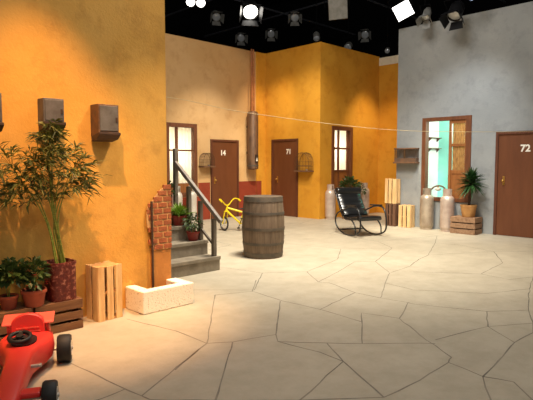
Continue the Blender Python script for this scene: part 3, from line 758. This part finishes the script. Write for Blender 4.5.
# ------------------------------------------------------------------ bicycle
bk = thing('bicycle', 'small yellow bicycle with black wheels parked behind the barrel', 'bicycle', (7.22, 8.22, 0), R(137))
def wheel(x, r):
    w_ = MB()
    c = [(x+math.cos(2*PI*k/24)*(r-.018), 0, r+math.sin(2*PI*k/24)*(r-.018)) for k in range(24)]
    w_.tube(c, .018, 8, closed=True)
    o = w_.build('wheel', 'rubber', bk, smooth=60)
    m = MB().tube([(x+math.cos(2*PI*k/24)*(r-.038), 0, r+math.sin(2*PI*k/24)*(r-.038)) for k in range(24)], .008, 6, closed=True)
    for k in range(10): m.cyl((x, 0, r), (x+math.cos(2*PI*k/10)*(r-.038), 0, r+math.sin(2*PI*k/10)*(r-.038)), .0022, n=4)
    m.cyl((x, -.03, r), (x, .03, r), .014, n=10)
    m.build('rim', 'chrome', o, smooth=60); return o
wr_ = .155
front_wheel = wheel(.33, wr_); wheel(-.33, wr_)
MB().tube([(.225, 0, .50), (-.12, 0, .40)], .021, 8).tube([(.24, 0, .44), (-.05, 0, .17)], .021, 8).tube([(-.05, 0, .17), (-.14, 0, .46)], .015, 8).tube([(-.12, .03, .40), (-.33, .04, wr_)], .009, 6).tube([(-.12, -.03, .40), (-.33, -.04, wr_)], .009, 6).tube([(-.05, .03, .17), (-.33, .04, wr_)], .009, 6).tube([(-.05, -.03, .17), (-.33, -.04, wr_)], .009, 6).cyl((.22, 0, .53), (.25, 0, .42), .022).cyl((-.05, -.04, .17), (-.05, .04, .17), .025).build('frame', 'yellow', bk, smooth=50)
MB().tube(smooth_path([(.245, .035, .43), (.28, .045, .32), (.33, .045, wr_)], sub=3), .014, 6).tube(smooth_path([(.245, -.035, .43), (.28, -.045, .32), (.33, -.045, wr_)], sub=3), .014, 6).box((.225, -.05, .415), (.265, .05, .435)).build('fork', 'yellow', bk, smooth=50)
MB().tube(smooth_path([(.10, .24, .66), (.17, .23, .69), (.215, .16, .68), (.22, .05, .57), (.22, 0, .555), (.22, -.05, .57), (.215, -.16, .68), (.17, -.23, .69), (.10, -.24, .66)], sub=4), .012, 7).cyl((.215, 0, .50), (.22, 0, .57), .015).build('handlebar', 'yellow', bk, smooth=50)
for s_ in (-1, 1): MB().cyl((.135, s_*.235, .678), (.07, s_*.242, .645), .017).build('grip', 'yellow', bk, smooth=50)
MB().loft([[(-.25, -.06, .47), (-.25, .06, .47), (-.25, .05, .505), (-.25, -.05, .505)], [(-.15, -.055, .47), (-.15, .055, .47), (-.15, .045, .50), (-.15, -.045, .50)], [(-.02, -.02, .465), (-.02, .02, .465), (-.02, .015, .485), (-.02, -.015, .485)]]).build('saddle', 'rubber', bk, bevel=.006)
MB().cyl((-.05, -.055, .17), (-.01, -.055, .06), .008).box((-.04, -.12, .045), (.02, -.05, .065)).build('pedal', 'cardark', bk)
MB().cyl((-.05, .055, .17), (-.09, .055, .28), .008).box((-.12, .05, .27), (-.06, .12, .29)).build('pedal', 'cardark', bk)
turn = Matrix.Translation((.235, 0, 0)) @ Matrix.Rotation(R(-52), 4, 'Z') @ Matrix.Translation((-.235, 0, 0))
for o in [c for c in bpy.data.objects if c.parent == bk and (c.name.split('.')[0] in ('fork', 'handlebar', 'grip') or c == front_wheel)]: o.matrix_local = turn

# ------------------------------------------------------------------ rocking chair
rc = thing('rocking_chair', 'black padded rocking chair with curved tube runners in the yard', 'rocking chair', (8.60, 6.04, 0), R(-24))
side = [(-.44, .13), (-.30, .055), (-.10, .018), (.12, .02), (.32, .065), (.47, .15), (.53, .27), (.46, .40), (.30, .47), (.12, .53), (-.06, .585), (-.29, .59), (-.40, .53), (-.46, .40), (-.48, .26)]
for s_ in (-1, 1):
    MB().tube(smooth_path([(s_*.29, y, z) for y, z in side], closed=True, sub=4), .0165, 8, closed=True).build('runner_frame', 'black', rc, smooth=60)
    MB().tube(smooth_path([(s_*.29, -.30, .07), (s_*.29, -.27, .22), (s_*.285, -.12, .325), (s_*.28, .12, .32), (s_*.28, .30, .44), (s_*.28, .44, .66), (s_*.28, .60, .90)], sub=4), .014, 8).build('seat_rail', 'black', rc, smooth=60)
    MB().box((s_*.29-.025, -.30, .595), (s_*.29+.025, .10, .62), Matrix.Rotation(R(-3), 3, 'X')).build('armrest', 'leather', rc, bevel=.01)
for yy, zz in ((.36, .08), (.30, .44)): MB().tube([(-.29, yy, zz), (.29, yy, zz)], .013, 8).build('cross_bar', 'black', rc, smooth=60)
def pad(path, th, name, w=.27, bulge=.012):
    """channel-stitched pad swept along a side profile"""
    P = smooth_path([(0, y, z) for y, z in path], sub=6); N = len(P); top, bot = [], []
    for i, p_ in enumerate(P):
        t_ = (P[min(i+1, N-1)]-P[max(i-1, 0)]).normalized(); nn = Vector((0, -t_.z, t_.y))
        b = abs(math.sin(i*PI/6))*bulge
        top.append((p_.y+nn.y*(th/2+b), p_.z+nn.z*(th/2+b))); bot.append((p_.y-nn.y*(th/2+b), p_.z-nn.z*(th/2+b)))
    m = MB(); S_ = []
    for k, (x_, sc) in enumerate([(-w, .35), (-w+.02, .85), (-w*.5, 1), (0, 1), (w*.5, 1), (w-.02, .85), (w, .35)]):
        ring = []
        for (a, b) in zip(top, bot):
            mx = ((a[0]+b[0])/2, (a[1]+b[1])/2); ring.append((x_, mx[0]+(a[0]-mx[0])*sc, mx[1]+(a[1]-mx[1])*sc))
        for (a, b) in list(zip(top, bot))[::-1]:
            mx = ((a[0]+b[0])/2, (a[1]+b[1])/2); ring.append((x_, mx[0]+(b[0]-mx[0])*sc, mx[1]+(b[1]-mx[1])*sc))
        S_.append(ring)
    m.loft(S_).build(name, 'leather', rc, smooth=50)
pad([(-.34, .345), (-.29, .375), (-.10, .355), (.08, .335), (.22, .36)], .07, 'seat')
pad([(.20, .38), (.31, .49), (.39, .60), (.47, .72), (.54, .83)], .085, 'backrest', .285)
MB().cyl((-.285, .53, .86), (.285, .53, .86), .085, n=20).build('head_roll', 'leather', rc, smooth=40, bevel=.02)

# plant, pot and spiky plant by the walls
q = thing('potted_plant', 'dark green bush in a pale pot behind the rocking chair', 'potted plant', (10.88, 8.06, 0))
pot(q, .19, .32, 'clay_tan', rim=False); stems(q, [(.1, 0, .7), (-.15, .02, .72), (.2, -.03, .75), (0, .05, .8)], .008, 'trunk', (0, 0, .27)); bush(q, (.02, -.06, .84), (.30, .20, .24), 380, .12, .055, 'leaf2')
q = thing('potted_plant', 'small bush in a clay pot between the chair back and the alley tank', 'potted plant', (11.62, 8.20, 0))
pot(q, .13, .30, 'terracotta', rim=True); stems(q, [(.06, 0, .6), (-.06, .02, .62), (0, .0, .68)], .007, 'trunk', (0, 0, .27)); bush(q, (.0, -.06, .70), (.10, .10, .18), 110, .08, .04, 'leaf2')
q = thing('potted_plant', 'spiky dark green yucca in a tan pot on the weathered crate', 'potted plant', (10.33, 4.60, .346))
pot(q, .165, .25, 'clay_tan', rim=False)
MB().tube([(0, 0, .2), (.005, -.02, .4), (0, -.05, .74)], .028, 9).build('trunk', 'trunk', q, smooth=50)
spiky(q, (0, -.05, .68), 120, .38, .046, 'yucca', (-.6, 1.35), .5, squash=(0, .5))
spiky(q, (0, -.05, .78), 70, .32, .044, 'yucca', (.0, 1.45), .4, squash=(0, .5))

# ------------------------------------------------------------------ red toy racing car
car = thing('pedal_car', 'red toy racing car with rear wing and black wheels, cut by the frame', 'toy car', (1.307, 3.772, 0), R(-26.8))
def sec(y, hw, z0, z1, sq=.5, n=16):
    ring = []
    for k in range(n):
        a = 2*PI*k/n; c_, s_ = math.cos(a), math.sin(a)
        e = lambda v: math.copysign(abs(v)**sq, v)
        ring.append((hw*e(c_), y, (z0+z1)/2+(z1-z0)/2*e(s_)))
    return ring
MB().loft([sec(.13, .12, .09, .20), sec(.10, .165, .07, .225), sec(.0, .18, .055, .235), sec(-.09, .178, .05, .235), sec(-.17, .155, .05, .232), sec(-.26, .115, .05, .232), sec(-.36, .088, .055, .232), sec(-.48, .078, .06, .222), sec(-.64, .076, .065, .20), sec(-.80, .068, .07, .17), sec(-.95, .055, .075, .14), sec(-1.02, .03, .085, .12)]).build('body', 'carred', car, smooth=50)
# seat back / engine cover: a rounded fin behind the driver
pts = [(-.115, .20)]+[(.115*math.cos(PI-a)*1.0, .285+.085*math.sin(a)) for a in [PI*k/12 for k in range(13)]]+[(.115, .20)]
fin = MB().prism(pts, 1, -.02, .055); o = fin.build('seat_back', 'carred', car, smooth=35, bevel=.012)
o.rotation_euler = (R(-10), 0, 0)
MB().box((-.075, -.028, .262), (.075, -.018, .270)).box((-.085, -.028, .238), (.085, -.018, .246)).build('seat_ridge', 'carsalmon', o)
MB().prism([(.03, .288), (.04, .303), (.17, .335), (.19, .33), (.185, .32), (.07, .288)], 0, -.172, .172).build('rear_wing', 'carsalmon', car, bevel=.006)
for s_ in (-1, 1): MB().prism([(.05, .29), (.05, .26), (.08, .19), (.14, .18), (.13, .26), (.15, .32)], 0, s_*.13-.012, s_*.13+.012).build('wing_support', 'carsalmon', car, bevel=.004)
MB().loft([[( .08*math.cos(a), -.16+.115*math.sin(a), .224) for a in [2*PI*k/20 for k in range(20)]], [(.084*math.cos(a), -.16+.12*math.sin(a), .241) for a in [2*PI*k/20 for k in range(20)]]]).build('cockpit', 'cardark', car)
sw_ = MB().tube([(.066*math.cos(2*PI*k/24), .066*math.sin(2*PI*k/24), 0) for k in range(24)], .014, 8, closed=True)
for a in (PI/2, PI*7/6, PI*11/6): sw_.bar((0, 0, 0), (.066*math.cos(a), .066*math.sin(a), 0), .022, .014)
sw_.cyl((0, 0, -.01), (0, 0, .015), .025)
o = sw_.build('steering_wheel', 'cardark', car, smooth=50); o.location = (-.02, -.20, .275); o.rotation_euler = (R(12), 0, 0)
MB().cyl((-.02, -.20, .273), (-.02, -.25, .215), .016).build('steering_column', 'cardark', car, smooth=50)
def toy_wheel(x, y, r, w_):
    prof = [(r*.55, -w_/2), (r*.9, -w_/2), (r, -w_*.35), (r, w_*.35), (r*.9, w_/2), (r*.55, w_/2)]
    o = MB().lathe(prof, n=28).build('wheel', 'rubber', car, smooth=40); o.location = (x, y, r); o.rotation_euler = (0, PI/2, 0)
    h_ = MB().lathe([(r*.54, -w_/2-.002), (r*.54, w_/2+.001), (r*.48, w_/2+.004), (r*.4, w_/2-.012), (r*.16, w_/2-.012), (r*.14, w_/2+.012), (.001, w_/2+.014)], n=24).build('hub_cap', 'hub', o, smooth=35)
    if x < 0: h_.rotation_euler = (PI, 0, 0)
for s_ in (-1, 1):
    toy_wheel(s_*.245, .0, .1, .095); toy_wheel(s_*.215, -.775, .088, .08)
MB().cyl((-.21, 0, .1), (.21, 0, .1), .012).build('rear_axle', 'hub', car)
MB().cyl((-.19, -.775, .088), (.19, -.775, .088), .012).build('front_axle', 'hub', car)
MB().box((-.17, -.82, .10), (.17, -.73, .135)).build('axle_fairing', 'carred', car, bevel=.012)
MB().prism([(-1.06, .07), (-.93, .07), (-.93, .095), (-1.06, .085)], 0, -.2, .2).build('front_wing', 'carsalmon', car, bevel=.005)
MB().box((.068, -.47, .15), (.13, -.445, .168)).cyl((.125, -.457, .16), (.14, -.457, .16), .012).build('mirror', 'hub', car, bevel=.004)

# ------------------------------------------------------------------ clothesline

cl = MB().tube(smooth_path([(3.06, 4.88, 2.18), (3.43, 4.78, 2.15), (3.91, 4.62, 2.07), (4.28, 4.50, 2.03), (5.24, 4.17, 1.95), (6.25, 3.84, 1.90), (7.40, 3.46, 1.91), (8.92, 2.95, 1.96), (10.57, 2.40, 2.08)], sub=4), .003, 6).build('clothesline', 'rope', None, smooth=60)
tag(cl, 'thin pale clothesline strung across the yard from the ochre wall end', 'clothesline')

# ------------------------------------------------------------------ studio grid and lamps
for k, yy in enumerate((3.5, 6.2, 8.9, 11.6)):
    o = MB().cyl((-3, yy, 6.2), (16, yy, 6.2), .03, n=10).build('lighting_pipe', 'steel', None, smooth=60)
    tag(o, 'dark steel pipe of the studio lighting grid under the black ceiling', 'pipe', 'studio grid pipes')
for k, xx in enumerate((7.2, 9.8, 12.4)):
    o = MB().cyl((xx, 0, 6.28), (xx, 16, 6.28), .03, n=10).build('lighting_pipe', 'steel', None, smooth=60)
    tag(o, 'dark steel pipe of the studio lighting grid under the black ceiling', 'pipe', 'studio grid pipes')
def aim_q(loc, aim): return (Vector(aim)-Vector(loc)).to_track_quat('-Z', 'Y').to_euler()
def lamp(name, label, loc, aim, r, L, lens, body='lampblack', doors=False, group=None, twin=False, square=None, roll=0.):
    t = thing(name, label, 'studio lamp', loc, 0, group)
    e = (Vector(aim)-Vector(loc)).to_track_quat('-Z', 'Y') @ Matrix.Rotation(roll, 3, 'Z').to_quaternion()
    t.rotation_euler = e.to_euler()
    if square:
        a, b = square
        MB().loft([[(-a, -b, 0), (a, -b, 0), (a, b, 0), (-a, b, 0)], [(-a, -b, .05), (a, -b, .05), (a, b, .05), (-a, b, .05)], [(-a*.5, -b*.5, L), (a*.5, -b*.5, L), (a*.5, b*.5, L), (-a*.5, b*.5, L)]]).build('housing', body, t, bevel=.01)
        MB().box((-a+.015, -b+.015, -.008), (a-.015, b-.015, .004)).build('diffuser', lens, t)
        rr = max(a, b)
    else:
        offs = (-r*1.05, r*1.05) if twin else (0,)
        m = MB(); ml = MB()
        for ox in offs:
            m.lathe([(r*.88, .02), (r*.9, -.02), (r, -.025), (r, L*.7), (r*.8, L*.9), (r*.35, L)], c=(ox, 0, 0), n=22)
            ml.lathe([(r*.86, .006), (r*.6, -.01), (.001, -.016)], c=(ox, 0, .0), n=22)
        m.build('housing', body, t, smooth=40); ml.build('lens', lens, t, smooth=60)
        rr = r*(2.1 if twin else 1)
    if doors:
        for k in range(4):
            a_ = k*PI/2; c_, s_ = math.cos(a_), math.sin(a_); w_ = rr*.85; out = rr*1.0
            P = lambda u, v, z: (c_*v-s_*u, s_*v+c_*u, z)
            m = MB(); th = .004
            q = [(-w_, out, -.02), (w_, out, -.02), (w_*1.25, out+.07, -.17), (-w_*1.25, out+.07, -.17)]
            m.loft([[P(*p_) for p_ in q], [P(p_[0], p_[1]+th, p_[2]+th) for p_ in q]]).build('barn_door', body, t)
    # yoke and hanger in the lamp's own frame, hanger drawn to the grid
    m = MB().tube([(-rr-.02, 0, L*.35), (-rr-.02, 0, L*.35+.02), (-rr-.02, .12+rr, L*.5), (rr+.02, .12+rr, L*.5), (rr+.02, 0, L*.35+.02), (rr+.02, 0, L*.35)], .010, 6)
    top = t.rotation_euler.to_matrix().inverted() @ (Vector((loc[0], loc[1], 6.17))-Vector(loc))
    m.cyl((0, .12+rr, L*.5), top, .008, n=8).build('yoke', 'blackpaint', t, smooth=60)
    return t
lamp('studio_lamp', 'twin lit studio lamp above the tan wall at upper left', (7.2, 9.6, 5.06), (4.6, 4.5, 1.2), .11, .25, 'lens', twin=True)
lamp('studio_lamp', 'brightest lit studio lamp above the copper pipes', (8.6, 9.3, 5.07), (5.6, 5.0, .2), .2, .35, 'lens', doors=True)
lamp('studio_lamp', 'grey studio lamp housing hanging unlit above the amber walls', (9.78, 7.58, 5.06), (4.6, 2.2, 2.0), .2, .4, 'lampgrey', 'lampgrey', square=(.22, .27), roll=R(-6))
lamp('studio_lamp', 'square lit diffuser lamp tilted above the end of the grey wall', (10.2, 6.12, 4.77), (6.2, 4.4, 2.6), .2, .2, 'softpanel', 'lampblack', square=(.2, .18), roll=R(-24))
lamp('studio_lamp', 'small metal spot lamp with open doors at the top of the grey wall', (10.15, 5.55, 4.50), (8.2, 5.2, 2.0), .085, .28, 'lensdim', 'lampgrey', doors=True)
lamp('studio_lamp', 'large black barn door lamp hanging before the grey wall top', (9.95, 4.83, 4.36), (8.6, 4.9, 2.4), .14, .32, 'lensdim', 'lampblack', doors=True)
lamp('studio_lamp', 'bluish lit lamp at the top right edge above the barn door lamp', (9.8, 4.42, 4.60), (6.0, 3.6, 2.0), .07, .22, 'lampblue', 'lampblack')
lamp('studio_lamp', 'small dim lamp behind the corner of the amber walls', (11.0, 9.25, 4.85), (9.0, 7.4, 2.5), .09, .25, 'lensdim', 'lampgrey')
lamp('studio_lamp', 'dim grey lamp behind the top of the alley wall', (12.35, 9.2, 4.8), (9.0, 7.5, 3.0), .11, .3, 'lensdim', 'lampgrey')
lamp('studio_lamp', 'small pale lamp behind the cream band of the alley end', (13.25, 8.45, 4.72), (9.0, 6.0, 2.5), .075, .2, 'lensdim', 'lampgrey')

for lab, lc in (('small unlit lamp deep in the dark grid above the tan wall window', (9.9, 12.2, 5.78)), ('small unlit lamp deep in the dark grid between the lit lamp and door 14', (11.5, 12.9, 5.55)),
    ('small unlit lamp deep in the dark grid right of the brightest lamp', (12.4, 12.4, 5.75)), ('small unlit lamp deep in the dark grid left of the grey hanging housing', (11.6, 10.6, 5.78)), ('small unlit lamp in the dark grid right of the grey hanging housing', (14.2, 9.9, 5.6))):
    lamp('studio_lamp', lab, lc, (6.5, 5.5, 1.0), .13, .3, 'lensdim', 'lampgrey', doors=True, group='unlit lamps deep in the grid')
def spot(name, loc, aim, watt, col, deg, blend=.6, size=.15):
    l = bpy.data.lights.new(name, 'SPOT'); l.energy = watt; l.color = col; l.spot_size = R(deg); l.spot_blend = blend; l.shadow_soft_size = size
    o = bpy.data.objects.new(name, l); COL.objects.link(o); o.location = loc; o.rotation_euler = aim_q(loc, aim); return o
def area(name, loc, aim, watt, col, sx, sy, spread=180):
    l = bpy.data.lights.new(name, 'AREA'); l.energy = watt; l.color = col; l.shape = 'RECTANGLE'; l.size = sx; l.size_y = sy; l.spread = R(spread)
    o = bpy.data.objects.new(name, l); COL.objects.link(o); o.location = loc; o.rotation_euler = aim_q(loc, aim); return o
WARM, AMB, ORG, COOL, NEU = (1, .90, .74), (1, .76, .46), (1, .54, .23), (.84, .92, 1), (1, .96, .9)
spot('yard_light', (5.6, 4.4, 6.6), (6.9, 5.9, 0), 2600, WARM, 84, 1., .7)
area('yard_soft_fill', (4.6, 4.0, 6.4), (6.6, 5.6, 1.2), 190, NEU, 2.6, 2.6)  # overhead fill added to lift the tops of the walls
area('front_soft_light', (1.0, -1.0, 5.6), (5.0, 4.6, .5), 66, NEU, 2.2, 2.2)
spot('ochre_wall_light', (1.45, 3.3, 4.7), (1.85, 4.3, .9), 760, ORG, 42, .8, .05)
spot('warm_floor_light', (1.2, 2.6, 4.6), (2.3, 3.9, 0), 75, (1, .34, .2), 30, .7, .06)
spot('ochre_wall_wash', (3.7, 2.6, 4.6), (2.6, 4.4, .65), 460, AMB, 40, .9, .1)
spot('tan_wall_light', (8.0, 7.6, 4.9), (8.2, 10.5, .9), 420, WARM, 56, .8, .12)
spot('amber_wall_light', (7.8, 7.5, 5.0), (10.25, 9.2, 1.4), 360, WARM, 64, .8, .15)
spot('corner_light', (9.2, 8.9, 4.9), (10.1, 10.4, 2.2), 150, AMB, 46, .8, .1)
spot('alley_wall_light', (11.9, 6.9, 4.6), (12.3, 8.5, 1.4), 260, AMB, 56, .9, .1)
spot('grey_wall_light', (8.3, 3.9, 5.2), (10.58, 5.1, 1.0), 350, COOL, 56, .9, .15)
spot('crate_light', (9.3, 5.6, 5.0), (10.1, 5.6, .1), 440, (1, .9, .66), 36, .8, .1)

w = bpy.data.worlds.new('studio_ambient'); S.world = w; w.use_nodes = True
w.node_tree.nodes['Background'].inputs['Color'].default_value = (1, .92, .8, 1)
w.node_tree.nodes['Background'].inputs['Strength'].default_value = .12

# ------------------------------------------------------------------ camera
cam = bpy.data.cameras.new('camera'); co = bpy.data.objects.new('camera', cam); COL.objects.link(co)
cam.sensor_width = 36; cam.lens = 515/533*36; cam.clip_end = 100
co.location = (0, 0, 1.45)
tilt = math.atan(37/515); az = R(45.5)
dirv = Vector((math.cos(az)*math.cos(tilt), math.sin(az)*math.cos(tilt), -math.sin(tilt)))
co.rotation_euler = dirv.to_track_quat('-Z', 'Y').to_euler()
S.camera = co
S.view_settings.view_transform = 'Standard'; S.view_settings.look = 'None'
S.view_settings.exposure = .54; S.view_settings.gamma = 1
S.view_settings.use_curve_mapping = False
S.cycles.use_denoising = True
